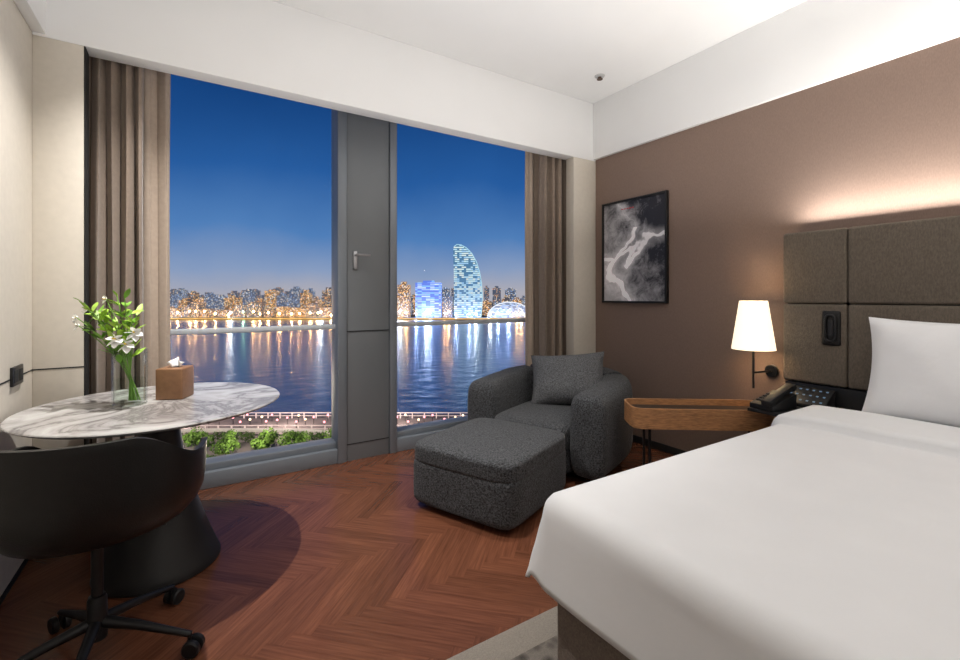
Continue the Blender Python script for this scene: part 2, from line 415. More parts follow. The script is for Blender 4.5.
bm = NB(); box(bm, 1.035, 1.065, 3.425, 3.447, 1.46, 1.60, .005)
hd = struct('handle', bm, M['chrome'], None, v)
bm = NB(); tube(bm, [(1.05, 3.43, 1.57), (1.05, 3.39, 1.57), (1.06, 3.38, 1.57), (1.15, 3.38, 1.57)], .009, 8); struct('lever', bm, M['chrome'], None, hd)

# ------------------------------------------------------------------ curtains
def curtain(name, x0, x1, y, folds, amp, m, label, group, ph=0):
    bm = NB(); nx, nz = folds * 14, 10; g = []
    for i in range(nx + 1):
        s = i / nx; row = []
        for j in range(nz + 1):
            t = j / nz; z = .015 + t * (2.86)
            a = amp * (1.0 - .25 * t)
            yy = y + a * math.sin(2 * PI * folds * s + ph + .5 * math.sin(5 * s + ph)) + .008 * math.sin(9 * s + 3 * t)
            xx = x0 + (x1 - x0) * s + .006 * math.sin(4 * PI * folds * s) + .004 * math.sin(6 * t + 20 * s)
            row.append(bm.verts.new((xx, yy, z)))
        g.append(row)
    for i in range(nx):
        for j in range(nz): bm.faces.new((g[i][j], g[i + 1][j], g[i + 1][j + 1], g[i][j + 1]))
    o = obj(name, bm, m, angle=80); tag(o, label, 'curtain', group)
    md = o.modifiers.new('s', 'SOLIDIFY'); md.thickness = .003
    return o
curtain('curtain', -.60, -.235, 3.21, 6, .045, M['curtain'], 'dark taupe folded curtain at the left side of the window', 'window curtains')
curtain('curtain.001', -.27, -.115, 3.335, 2, .016, M['curtain2'], 'lighter taupe curtain edge beside the left glass', 'window curtains', 1)
curtain('curtain.002', 2.70, 3.20, 3.21, 6, .045, M['curtain'], 'dark taupe folded curtain at the right side of the window', 'window curtains', 2)
curtain('curtain.003', 2.63, 2.80, 3.335, 2, .018, M['curtain2'], 'lighter taupe curtain edge behind the charcoal armchair', 'window curtains', 1)

# ------------------------------------------------------------------ round table
TC = Vector((-.13, 2.595, 0)); TH = .755
t = thing('round_table', 'round marble-topped table on a black conical pedestal', 'table', TC)
bm = lathe(NB(), [(0, TH - .022), (.47, TH - .022), (.495, TH - .017), (.511, TH - .009), (.514, TH - .004), (.511, TH), (0, TH)], 96); obj('tabletop', bm, M['marble'], t)
bm = lathe(NB(), [(0, .0), (.24, 0), (.248, .006), (.248, .016), (.236, .045), (.207, .12), (.173, .22), (.14, .33), (.112, .44), (.092, .55), (.08, .64), (.074, .70), (.076, .733), (0, .733)], 64); obj('pedestal', bm, M['ped'], t)

# vase and flowers
VX, VY = -.243, 2.62
t = thing('vase', 'clear glass vase holding white flowers on the marble table', 'vase', (VX, VY, TH))
bm = lathe(NB(), [(0, .001), (.062, .001), (.066, .006), (.068, .255), (.064, .257), (.062, .25), (.060, .016), (0, .014)], 40); obj('glass_body', bm, M['vase'], t)
bm = lathe(NB(), [(0, .016), (.0595, .017), (.0595, .12), (0, .12)], 40); obj('water', bm, M['water_v'], t)

def leaf(bm, p, d, ln, w, droop):
    p = Vector(p); d = Vector(d).normalized(); side = d.cross(Vector((0, 0, 1)))
    side = side.normalized() if side.length > .05 else Vector((1, 0, 0))
    side = (side + Vector((0, 0, random.uniform(-.5, .5)))).normalized()
    pr = None; n = 5
    for i in range(n + 1):
        s = i / n; c = p + d * ln * s + Vector((0, 0, -droop * s * s * ln)); ww = w * math.sin(PI * min(.985, s * .93 + .05)) ** .8
        a, b = bm.verts.new(c - side * ww / 2), bm.verts.new(c + side * ww / 2)
        mid = bm.verts.new(c + Vector((0, 0, -.12 * ww)))
        if pr:
            bm.faces.new((pr[0], pr[2], mid, a)); bm.faces.new((pr[2], pr[1], b, mid))
        pr = (a, b, mid)
def curve_pts(tip, base, n=9):
    b = Vector(base); tp = Vector(tip)
    mid = Vector((b.x + (tp.x - b.x) * .25, b.y + (tp.y - b.y) * .25, b.z + (tp.z - b.z) * .6))
    return [(b * (1 - s) ** 2 + mid * 2 * s * (1 - s) + tp * s * s) for s in [i / n for i in range(n + 1)]]
random.seed(5)
sprigs = [(-.21, .02, .44), (-.16, -.06, .47), (-.10, .05, .50), (-.04, .02, .49), (.04, -.04, .42), (-.13, .0, .41), (-.18, -.02, .37), (-.06, -.05, .43), (.0, .04, .41)]
for i, (tx, ty, tz) in enumerate(sprigs):
    t = thing('leafy_sprig', 'green leafy sprig standing in the glass vase', 'foliage', (VX, VY, TH), 0, 'leafy sprigs in the vase')
    w = RV * tx + FV * ty; pts = curve_pts((w.x, w.y, tz), (-w.x * .15, -w.y * .15, .02))
    bm = tube(NB(), pts, .0022, 6); obj('stem', bm, M['stem'], t)
    bm = NB()
    for k in range(17):
        s = .5 + .5 * k / 16; q = pts[min(9, int(s * 9))]; a = random.uniform(0, 2 * PI)
        dd = Vector((math.cos(a), math.sin(a), random.uniform(.4, 1.4))) - RV * .35
        leaf(bm, q, dd, random.uniform(.045, .085), random.uniform(.015, .028), random.uniform(0, .35))
    obj('leaf_cluster', bm, M['leaf'] if i % 3 else M['leaf2'], t)
blooms = [(.01, -.09, .31), (.04, -.07, .285), (.06, -.05, .335), (-.235, -.01, .40), (-.21, -.03, .365), (-.11, .0, .485), (-.16, -.04, .44)]
for i, (tx, ty, tz) in enumerate(blooms):
    small = i > 2
    t = thing('white_flower', 'small white flower bud on the leafy sprigs above the vase' if small else 'white flower hanging over the vase rim', 'flower', (VX, VY, TH), 0, 'small white buds in the vase' if small else 'white flowers in the vase')
    w = RV * tx + FV * ty; pts = curve_pts((w.x, w.y, tz), (-w.x * .2, -w.y * .2, .02))
    obj('stem', tube(NB(), pts, .0022, 6), M['stem'], t)
    bm = NB(); ax = (-FV * .8 + RV * (tx * 6) + Vector((0, 0, .2))).normalized()
    e1 = ax.orthogonal().normalized(); e2 = ax.cross(e1)
    for k in range(6):
        a = 2 * PI * k / 6; d = (e1 * math.cos(a) + e2 * math.sin(a)) * .9 + ax * .5
        leaf(bm, (w.x, w.y, tz), d, .024 if small else .040, .016 if small else .032, .25)
    obj('petals', bm, M['petal'], t)
    bm = NB(); c = Vector((w.x, w.y, tz)); tube(bm, [c, c + ax * (.012 if small else .022)], [.002, .004], 6); obj('stamen', bm, M['pollen'], t)

# tissue box
t = thing('tissue_box', 'brown leather tissue box on the marble table', 'tissue box', (-.072, 2.69, TH), math.radians(-24))
bm = NB(); box(bm, -.060, .060, -.060, .060, .001, .15, .006, 3); obj('box_body', bm, M['tissuebox'], t)
bm = NB(); box(bm, -.03, .03, -.012, .012, .150, .1515, .0005); obj('slot', bm, M['blackmat'], t)
bm = NB(); gr = []
for i in range(13):
    s = i / 12 - .5; row = []
    for j in range(6):
        q = j / 5; hgt = .045 * (1 - .55 * abs(s) * 2) * q
        row.append(bm.verts.new((s * .05 * (1 + .5 * q), .010 * math.sin(9 * s + 2 * q) * (1 + q) + .01 * q, .1512 + hgt)))
    gr.append(row)
for i in range(12):
    for j in range(5): bm.faces.new((gr[i][j], gr[i + 1][j], gr[i + 1][j + 1], gr[i][j + 1]))
o = obj('tissue', bm, M['tissue'], t, angle=80); o.modifiers.new('s', 'SOLIDIFY').thickness = .0015

# ------------------------------------------------------------------ desk chair (local +y = forward)
ct = Vector((-.275, 2.01, 0)); fd = Vector((TC.x - ct.x, TC.y - ct.y)); rz = math.atan2(fd.y, fd.x) - PI / 2 - math.radians(8)
t = thing('desk_chair', 'black leather tub swivel chair on casters at the marble table', 'chair', ct, rz)
def sst(a, b, x):
    x = max(0, min(1, (x - a) / (b - a))); return x * x * (3 - 2 * x)
def top_h(th):
    d = abs(math.degrees(th))
    h = .822 + (.72 - .822) * sst(42, 86, d)
    return h + (.55 - h) * sst(112, 152, d)
bm = NB(); NT, NV = 120, 18; rings = []
for k in range(NT):
    th = -PI + 2 * PI * k / NT; tp = top_h(th); col = []
    for j in range(NV + 1):
        s = j / NV
        if s < .4:
            q = s / .4; r_ = .20 * q; z = .480 + .008 * q * q
        else:
            q = (s - .4) / .6
            ang = min(1, q * 2.3) * PI / 2
            r_ = .20 + .085 * math.sin(ang) + .010 * q
            z = .488 + .055 * (1 - math.cos(ang)) + max(0, (tp - .543)) * q ** 1.3
        rx = r_ * 1.04; ry = r_ * .97
        col.append((rx * math.sin(th), -ry * math.cos(th), z))
    rings.append(col)
cv = bm.verts.new((0, 0, .480)); vs = [[None if j == 0 else bm.verts.new(c[j]) for j in range(NV + 1)] for c in rings]
for k in range(NT):
    a, b = vs[k], vs[(k + 1) % NT]
    bm.faces.new((cv, a[1], b[1]))
    for j in range(1, NV): bm.faces.new((a[j], a[j + 1], b[j + 1], b[j]))
o = obj('shell', bm, M['leather'], t, angle=80)
md = o.modifiers.new('s', 'SOLIDIFY'); md.thickness = .018; md.offset = 1
md = o.modifiers.new('b', 'BEVEL'); md.width = .006; md.segments = 3; md.limit_method = 'ANGLE'; md.angle_limit = math.radians(50)
bm = NB(); superbox(bm, (0, .02, .530), (.21, .21, .026), e=3.4, n=9); obj('seat_cushion', bm, M['leather'], t)
bm = lathe(NB(), [(0, .450), (.09, .450), (.10, .454), (.10, .464), (0, .464)], 32); obj('seat_plate', bm, M['black'], t)
bm = NB(); lathe(bm, [(0, .085), (.028, .085), (.03, .12), (.027, .22), (.024, .225), (.024, .23), (.017, .232), (.017, .452), (0, .452)], 24); obj('gas_lift', bm, M['black'], t)
bm = NB(); tube(bm, [(0.05, 0, .452), (.16, .02, .452), (.20, .03, .442)], .006, 8); obj('lift_lever', bm, M['black'], t)
want = math.atan2(.21, .2)
for k in range(5):
    a = want - rz + k * 2 * PI / 5; d = Vector((math.cos(a), math.sin(a), 0))
    bm = NB(); tube(bm, [d * .02 + Vector((0, 0, .14)), d * .13 + Vector((0, 0, .118)), d * .300 + Vector((0, 0, .070))], [.019, .015, .010], 10)
    lg = obj('leg', bm, M['black'], t)
    bm = NB(); c = d * .295; s = Vector((-d.y, d.x, 0)); 
    tube(bm, [c + Vector((0, 0, .073)), c + Vector((0, 0, .045))], .007, 8)
    for sg in (-1, 1):
        tube(bm, [c + d * .012 + s * (sg * .007) + Vector((0, 0, .029)), c + d * .012 + s * (sg * .010) + Vector((0, 0, .029)), c + d * .012 + s * (sg * .024) + Vector((0, 0, .029)), c + d * .012 + s * (sg * .028) + Vector((0, 0, .029))], [.024, .029, .029, .024], 20)
    obj('caster', bm, M['black'], lg)

# ------------------------------------------------------------------ armchair + ottoman
AR = math.atan2(-.39, -.92)
def sweep(bm, path, hw, zfun, rr0, rr1, e=4.2, ns=36):
    n = len(path); acc = [0]
    for a, b in zip(path, path[1:]): acc.append(acc[-1] + (Vector(b) - Vector(a)).length)
    Ltot = acc[-1]; rings = []
    for i, p in enumerate(path):
        p = Vector(p); tg = (Vector(path[min(i + 1, n - 1)]) - Vector(path[max(i - 1, 0)])).normalized(); nr = Vector((-tg.y, tg.x))
        f = 1.0
        for d, rr in ((acc[i], rr0), (Ltot - acc[i], rr1)):
            if d < rr: f = min(f, (max(0.0, 1 - ((rr - d) / rr) ** 2.6)) ** (1 / 2.6))
        f = max(f, .02)
        z0, z1 = zfun(acc[i] / Ltot); zc, hz = (z0 + z1) / 2, (z1 - z0) / 2
        inset = hw * (1 - f); hz2 = max(.01, hz - inset * .9)
        ring = []
        for k in range(ns):
            a = 2 * PI * k / ns; c, s = math.cos(a), math.sin(a)
            ring.append(bm.verts.new((*(p + nr * (hw * f * math.copysign(abs(c) ** (2 / e), c))), zc + hz2 * math.copysign(abs(s) ** (2 / e), s))))
        rings.append(ring)
    for a, b in zip(rings, rings[1:]):
        for k in range(ns): bm.faces.new((a[k], a[(k + 1) % ns], b[(k + 1) % ns], b[k]))
    bm.faces.new(rings[0]); bm.faces.new(rings[-1]); return bm
def dens(a, b, n):
    a, b = Vector(a), Vector(b)
    return [a + (b - a) * i / n for i in range(n + 1)]
def arc(cx, cy, r, a0, a1, n): return [Vector((cx + r * math.cos(math.radians(a0 + (a1 - a0) * i / n)), cy + r * math.sin(math.radians(a0 + (a1 - a0) * i / n)))) for i in range(n + 1)]
AC = (2.345, 2.655, 0)
t = thing('armchair', 'charcoal boucle tub armchair by the window', 'armchair', AC, AR)
HWD, AY, CX, CY, CR = .125, .435, -.13, .115, .32
for sg in (1, -1):
    p = [(.41 - .08 * (1 - math.cos(PI / 2 * i / 8)), AY - .012) for i in range(9)] + [(.325 - .035 * i, AY - .012 + .012 * min(1, i / 6)) for i in range(1, 13)] + [tuple(q) for q in arc(CX, CY, CR, 90, 128, 10)[1:]]
    q = [Vector(p[-1]) + (Vector(p[-1]) - Vector(p[-2])).normalized() * d for d in (.004, .01)]
    p = [Vector((a[0], a[1] * sg)) for a in p + [tuple(z) for z in q]]
    bm = sweep(NB(), p, HWD, lambda s: (.06, .605 + .045 * s), .085, .022, 4.4); obj('arm', bm, M['boucle'], t)
p = arc(CX, CY, CR, 129.5, 180, 12) + dens((CX - CR, CY), (CX - CR, -CY), 6)[1:] + arc(CX, -CY, CR, 180, 230.5, 12)[1:]
bm = sweep(NB(), p, HWD, lambda s: (.06, .652 + .03 * math.sin(PI * s)), .022, .022, 4.4); obj('backrest', bm, M['boucle'], t)
bm = NB(); superbox(bm, (.06, 0, .295), (.39, .308, .10), e=6, puff=.014); obj('seat_cushion', bm, M['boucle'], t)
bm = NB(); superbox(bm, (.05, 0, .135), (.355, .308, .08), e=9); obj('seat_base', bm, M['boucle'], t)
bm = lathe(NB(), [(0, 0), (.30, 0), (.305, .01), (.30, .055), (0, .055)], 40); obj('swivel_base', bm, M['black'], t)

Ax = Matrix.Translation(AC) @ Matrix.Rotation(AR, 4, 'Z')
th_ = thing('throw_pillow', 'square grey throw pillow leaning in the charcoal armchair', 'pillow', Ax @ Vector((-.172, .05, .595)), AR + math.radians(14))
bm = NB(); pillow(bm, .60, .44, .23, seed=3)
bmesh.ops.transform(bm, matrix=Matrix.Rotation(math.radians(-28), 4, 'Y') @ Matrix.Rotation(math.radians(6), 4, 'X') @ Matrix(((0, 0, 1, 0), (1, 0, 0, 0), (0, 1, 0, 0), (0, 0, 0, 1))), verts=bm.verts[:])
obj('cushion_cover', bm, M['boucle2'], th_, angle=70)

t = thing('ottoman', 'charcoal boucle square ottoman in front of the armchair', 'ottoman', (1.575, 2.338, 0), AR)
bm = NB(); superbox(bm, (0, 0, .165), (.378, .358, .145), e=10); obj('ottoman_base', bm, M['boucle'], t)
bm = NB(); superbox(bm, (0, 0, .325), (.380, .360, .062), e=8, puff=.016); obj('top_cushion', bm, M['boucle'], t)
for sx in (-1, 1):
    for sy in (-1, 1):
        obj('foot', lathe(NB(), [(0, 0), (.02, 0), (.022, .03), (0, .03)], 16, sx * .26, sy * .25), M['black'], t)

# ------------------------------------------------------------------ bed
t = thing('bed', 'large bed with taupe upholstered base against the brown wall', 'bed', (0, 0, 0))
BX0, BX1, BY0, BY1 = .975, 3.11, -.72, 1.09
bm = NB(); box(bm, BX0, BX1, BY0, BY1, .045, .325, .018, 3); obj('bed_base', bm, M['bedbase'], t)
for sx, sy in ((1.1, 1.0), (1.1, -.6), (3.0, 1.0), (3.0, -.6)):
    bm = NB(); box(bm, sx - .03, sx + .03, sy - .03, sy + .03, .012, .05); obj('foot', bm, M['black'], t)
bm = NB(); superbox(bm, ((BX0 + BX1) / 2, (BY0 + BY1) / 2, .455), ((BX1 - BX0) / 2 - .012, (BY1 - BY0) / 2 - .008, .13), e=14, n=15); obj('mattress', bm, M['linen'], t)
# duvet
bm = NB(); X0, Y0, WD, TOP = 1.0, 1.07, 1.775, .63
HG = .325; A0, A1, B0, B1 = -HG, 1.90, -HG, WD + HG
nb_ = 96
al = [A0 + (1.445 - A0) * i / 90 for i in range(90)] + [1.445 + .06 * i / 10 for i in range(10)] + [1.505 + (A1 - 1.505) * i / 16 for i in range(17)]
na_ = len(al) - 1
G = []
for a in al:
    row = []
    for j in range(nb_ + 1):
        b = B0 + (B1 - B0) * j / nb_
        hx = max(0, -a); hy = max(0, -b, b - WD); sg = 1 if b < 0 else -1
        d = (hx ** 5 + hy ** 5) ** (1 / 5); hp = math.hypot(hx, hy) or 1
        dx, dy = hx / hp, hy / hp
        R = .07; ql = R * PI / 2
        if d < ql: out = R * math.sin(d / R); dr = R * (1 - math.cos(d / R))
        else:
            k = min(hx, hy) / max(hx, hy, 1e-6)
            along = (b if hx > hy else a)
            wave = .007 * math.sin(along * 7.5 + 1) * (d / HG) * (1 - min(1, 3 * k))
            out = R + (d - ql) * (.06 + .16 * k) + wave
            dr = R + (d - ql) * (.985 - .17 * k)
        ba, bb = max(a, 0), min(max(b, 0), WD)
        ins = min(1, min(ba, min(bb, WD - bb)) / .25)
        z = TOP - dr + .008 * ins + .010 * ins * noise.noise(Vector((ba * 2.2, bb * 2.2, 1))) + .003 * ins * noise.noise(Vector((ba * 7, bb * 5, 4)))
        if a > 1.445:
            z += .046 * math.sqrt(max(0, 1 - (1 - min(1, (a - 1.445) / .035)) ** 2))
        if a > 1.81: z -= .05 * sst(1.81, 1.90, a)
        row.append(bm.verts.new((X0 + ba - out * dx, Y0 - bb + out * dy * sg, z)))
    G.append(row)
for i in range(na_):
    for j in range(nb_): bm.faces.new((G[i][j], G[i + 1][j], G[i + 1][j + 1], G[i][j + 1]))
o = obj('duvet', bm, M['linen'], angle=80); tag(o, 'smooth white duvet with folded-back band spread over the bed', 'duvet')
o.modifiers.new('s', 'SOLIDIFY').thickness = .012
for f in (o.modifiers[0],): f.offset = -1
# bed pillows
def bedpillow(y, label, seed):
    t = thing('bed_pillow', label, 'pillow', (2.955, y, .892), 0, None)
    bm = NB(); pillow(bm, .74, .52, .20, seed=seed)
    bmesh.ops.transform(bm, matrix=Matrix.Rotation(math.radians(13), 4, 'Y') @ Matrix(((0, 0, 1, 0), (1, 0, 0, 0), (0, 1, 0, 0), (0, 0, 0, 1))), verts=bm.verts[:])
    obj('pillowcase', bm, M['pil'], t, angle=70)
bedpillow(.55, 'white pillow propped upright against the taupe headboard', 8)

# headboard
t = thing('headboard', 'taupe upholstered panelled headboard on the brown wall', 'headboard', (0, 0, 0))
bm = NB(); box(bm, 3.165, 3.18, -1.0, 1.37, .02, 1.60); obj('backing_board', bm, M['blackmat'], t)
for y0, y1 in ((1.05, 1.378), (.385, 1.046), (-.30, .381), (-.99, -.304)):
    for z0, z1 in ((.735, 1.208), (1.212, 1.645)):
        bm = NB(); box(bm, 3.115, 3.172, y0, y1, z0, z1, .016, 4); obj('panel', bm, M['headb'], t)
bm = NB(); box(bm, 3.13, 3.165, -.99, 1.37, .02, .728, .004); obj('lower_panel', bm, M['black'], t)

# reading light on headboard
t = thing('reading_light', 'black folding reading light set into the headboard', 'reading light', (3.115, 1.12, 1.07))
bm = NB(); box(bm, -.012, .004, -.045, .045, -.10, .10, .011, 3); obj('wall_plate', bm, M['black'], t)
bm = NB(); pts = []
for k in range(33):
    a = 2 * PI * k / 32; pts.append((-.022, .026 * math.copysign(abs(math.cos(a)) ** .6, math.cos(a)), .075 * math.copysign(abs(math.sin(a)) ** .6, math.sin(a))))
tube(bm, pts, .007, 8, False); obj('swing_arm', bm, M['black'], t)
bm = NB(); box(bm, -.02, -.011, -.014, .014, -.05, .045, .004); obj('lamp_head', bm, M['keys'], t)

# wall lamp
LX, LY = 3.04, 1.515
t = thing('wall_lamp', 'black wall lamp with glowing cream shade beside the headboard', 'lamp', (LX, LY, 0))
bm = NB(); lathe(bm, [(.125, .915), (.080, 1.225), (.078, 1.225), (.123, .915), (.125, .915)], 48); obj('lamp_shade', bm, M['shade'], t)
bm = NB(); tube(bm, [(0, 0, .665), (0, 0, .95)], .007, 12); tube(bm, [(0, 0, .765), (XR - LX - .012, -.03, .765)], .007, 12); obj('lamp_arm', bm, M['black'], t)
bm = NB(); c = Vector((XR - LX, -.03, .765)); tube(bm, [c + Vector((-.020, 0, 0)), c + Vector((-.016, 0, 0)), c + Vector((-.001, 0, 0))], [.036, .041, .041], 32); obj('wall_plate', bm, M['black'], t)
bm = NB(); lathe(bm, [(0, .95), (.015, .95), (.016, .99), (.028, 1.03), (.03, 1.06), (.02, 1.085), (0, 1.09)], 20); obj('bulb', bm, mat('bulb_glow', (.9, .85, .7), .5, ns=5, na=.02, emit=(1, .8, .55), es=4), t)

# picture
t = thing('picture_frame', 'black framed dark aerial landscape print on the brown wall', 'picture', (XR, 2.588, 1.65))
hy, hz = .338, .452
bm = NB()
for a in ((-hy, -hy + .018, -hz, hz), (hy - .018, hy, -hz, hz), (-hy + .018, hy - .018, hz - .018, hz), (-hy + .018, hy - .018, -hz, -hz + .018)):
    box(bm, -.034, -.001, a[0], a[1], a[2], a[3], .002)
obj('frame', bm, M['black'], t)
bm = NB(); box(bm, -.02, -.004, -hy + .017, hy - .017, -hz + .017, hz - .017); obj('print', bm, M['print'], t, False)
bm = NB()
for k in range(5): box(bm, -.0212, -.0198, -.01 + k * .028, .010 + k * .028, .372 - .004, .372 + .004)
obj('red_caption', bm, M['red'], t, False)

# tray side table
t = thing('side_table', 'walnut tray side table on thin black legs beside the bed', 'table', (0, 0, 0))
c1, c2, rad = Vector((2.44, 1.865)), Vector((2.97, 1.48)), .145
ux = (c2 - c1).normalized(); nx_ = Vector((-ux.y, ux.x))
def stadium(r):
    p = []
    for k in range(17):
        a = PI / 2 + PI * k / 16; ca_, sa_ = math.cos(a), math.sin(a)
        ca_, sa_ = math.copysign(abs(ca_) ** .5, ca_), math.copysign(abs(sa_) ** .5, sa_)
        p.append(c1 + ux * (r * .85 * ca_) + nx_ * (r * sa_))
    for k in range(17):
        a = -PI / 2 + PI * k / 16; p.append(c2 + ux * (r * math.cos(a)) + nx_ * (r * math.sin(a)))
    return p
def prism(bm, out, z0, z1):
    a = [bm.verts.new((*p, z0)) for p in out]; b = [bm.verts.new((*p, z1)) for p in out]; n = len(out)
    for k in range(n): bm.faces.new((a[k], a[(k + 1) % n], b[(k + 1) % n], b[k]))
    bm.faces.new(a[::-1]); bm.faces.new(b)
def ringwall(bm, o_, i_, z0, z1):
    n = len(o_); V = [[bm.verts.new((*p, z)) for p in q] for q, z in ((o_, z0), (o_, z1), (i_, z1), (i_, z0))]
    for a in range(4):
        A, B = V[a], V[(a + 1) % 4]
        for k in range(n): bm.faces.new((A[k], A[(k + 1) % n], B[(k + 1) % n], B[k]))
bm = NB(); ringwall(bm, stadium(rad), stadium(rad - .012), .450, .574); obj('rim', bm, M['walnut'], t)
bm = NB(); prism(bm, stadium(rad - .0125), .454, .535); obj('tray_top', bm, M['walnut2'], t)
for p in (c1 + ux * .0 + nx_ * .06, c1 + ux * .0 - nx_ * .06, c2 + nx_ * .05):
    bm = NB(); tube(bm, [(p.x, p.y, 0), (p.x, p.y, .454)], .009, 10); obj('leg', bm, M['black'], t)

# bedside ledge, phone, control pad
t = thing('bedside_ledge', 'slim black ledge fixed to the headboard beside the bed', 'shelf', (0, 0, 0))
bm = NB(); box(bm, 2.70, 3.13, 1.18, 1.38, .594, .612, .003); box(bm, 2.93, 3.13, 1.10, 1.185, .594, .612, .003); obj('shelf_board', bm, M['blackpl'], t)
bm = NB(); box(bm, 3.10, 3.13, 1.17, 1.35, .44, .594, .002); obj('bracket', bm, M['blackpl'], t)
t = thing('telephone', 'black desk telephone with handset beside the white duvet', 'telephone', (2.815, 1.295, .613), math.radians(-98))
PS = 1.25
bm = NB(); box(bm, -.055, .055, -.085, .085, 0, .022, .004, 2)
for v_ in bm.verts:
    if v_.co.z > .012: v_.co.z += (v_.co.y + .09) * .26
bmesh.ops.scale(bm, vec=(PS, PS, PS), verts=bm.verts[:]); obj('phone_base', bm, M['blackpl'], t)
bm = NB(); ph = [(-.097, .022), (-.10, .048), (.085, .112), (.097, .094), (.075, .074), (.05, .082), (-.04, .050), (-.06, .030)]
a = [bm.verts.new((.008, y_, z_)) for y_, z_ in ph]; c = [bm.verts.new((.050, y_, z_)) for y_, z_ in ph]
for k in range(len(ph)): bm.faces.new((a[k], a[(k + 1) % len(ph)], c[(k + 1) % len(ph)], c[k]))
bm.faces.new(a[::-1]); bm.faces.new(c)
bmesh.ops.bevel(bm, geom=bm.edges[:], offset=.004, segments=2, profile=.5, affect='EDGES')
bmesh.ops.scale(bm, vec=(PS, PS, PS), verts=bm.verts[:]); obj('handset', bm, M['blackpl'], t)
for i in range(3):
    for j in range(4):
        bm = NB(); z_ = .022 + (-.05 + j * .024 + .097) * .26
        box(bm, -.048 + i * .017, -.036 + i * .017, -.05 + j * .024, -.036 + j * .024, z_ - .006, z_ + .004, .001)
        bmesh.ops.scale(bm, vec=(PS, PS, PS), verts=bm.verts[:]); obj('key', bm, M['keys'], t)
t = thing('control_pad', 'dark bedside control pad with pale buttons next to the telephone', 'control panel', (3.045, 1.24, .613), math.radians(0))
SL = .55
bm = NB(); box(bm, -.072, .072, -.138, .125, 0, .02, .004, 2)
for v_ in bm.verts:
    if v_.co.z > .012: v_.co.z += (v_.co.x + .075) * SL
obj('pad_body', bm, M['blackpl'], t)
for i in range(7):
    for j in range(3):
        bm = NB(); x_ = -.045 + j * .045; z_ = .020 + (x_ + .075) * SL; hb = .0045
        box(bm, x_ - hb, x_ + hb, -.115 + i * .034, -.104 + i * .034, z_ - .008, z_ + .0035, .0005); obj('button', bm, M['screen'], t)

# rug
bm = NB(); box(bm, .25, 2.7, -1.3, 1.37, .0005, .012, .004); o = obj('rug', bm, M['rug']); tag(o, 'beige rug with darker patterned field under the foot of the bed', 'rug')

# wall switch
t = thing('wall_socket', 'black double socket plate on the left cream wall', 'socket', (XL, 2.78, .905))
bm = NB(); box(bm, .0005, .012, -.07, .07, -.042, .042, .003); obj('plate', bm, M['black'], t)
for y_ in (-.034, .034):
    bm = NB(); box(bm, .012, .0135, y_ - .024, y_ + .024, -.026, .026, .0005); obj('insert', bm, M['blackmat'], t)

# sprinkler
t = thing('sprinkler', 'small round ceiling sprinkler on the white ceiling', 'sprinkler', (2.83, 2.62, CEI))
obj('rosette', lathe(NB(), [(0, -.001), (.042, -.001), (.039, -.007), (.02, -.011), (0, -.011)], 28), M['plastic'], t)
bm = NB(); lathe(bm, [(0, -.011), (.014, -.011), (.012, -.024), (.024, -.026), (.024, -.030), (0, -.030)], 20); obj('sprinkler_head', bm, M['brass'], t)

# ------------------------------------------------------------------ outside: river and night city
def P3(z, xr, h): 
    q = FV * z + RV * xr; return (q.x, q.y, h)
def cam_box(bm, z0, z1, x0, x1, h0, h1, bev=0):
    box(bm, x0, x1, z0, z1, h0, h1, bev, M=Matrix.Rotation(-YAW, 4, 'Z'))
m, N, L, P = newmat('river_water')
P.inputs['Base Color'].default_value = (.31, .37, .45, 1); P.inputs['Roughness'].default_value = .27; P.inputs['Metallic'].default_value = .75
tc = N.new('ShaderNodeTexCoord'); nz = N.new('ShaderNodeTexNoise'); nz.inputs['Scale'].default_value = .16; nz.inputs['Detail'].default_value = 6
L.new(tc.outputs['Object'], nz.inputs[0]); b = N.new('ShaderNodeBump'); b.inputs['Strength'].default_value = .4; b.inputs['Distance'].default_value = .8
L.new(nz.outputs['Fac'], b.inputs['Height']); L.new(b.outputs[0], P.inputs['Normal'])
M['river'] = m
bm = NB(); cam_box(bm, 116, 640, -1500, 1500, -31, -30); o = obj('river', bm, M['river'], smooth=False); tag(o, 'dark blue river reflecting the city lights', 'river', kind='stuff')
M['land'] = mat('dark_ground', (.03, .035, .04), .9, ns=.05, na=.4)
M['quay'] = mat('promenade_paving', (.19, .165, .16), .8, ns=.4, na=.2)
bm = NB(); cam_box(bm, 618, 2500, -2500, 2500, -31, -27.5); o = obj('far_bank', bm, M['land'], smooth=False); tag(o, 'far river bank under the skyline', 'ground', kind='structure')
bm = NB(); cam_box(bm, 55, 117, -400, 400, -33, -29); o = obj('promenade', bm, M['quay'], smooth=False); tag(o, 'paved riverside promenade below the window', 'ground', kind='structure')
bm = NB(); cam_box(bm, 616.5, 617.5, -1100, 900, -29.3, -27.6); o = obj('quay_light_strip', bm, emis('quay_glow', (1, .58, .18), .8), smooth=False); tag(o, 'glowing amber light strip along the far quay edge', 'light strip')

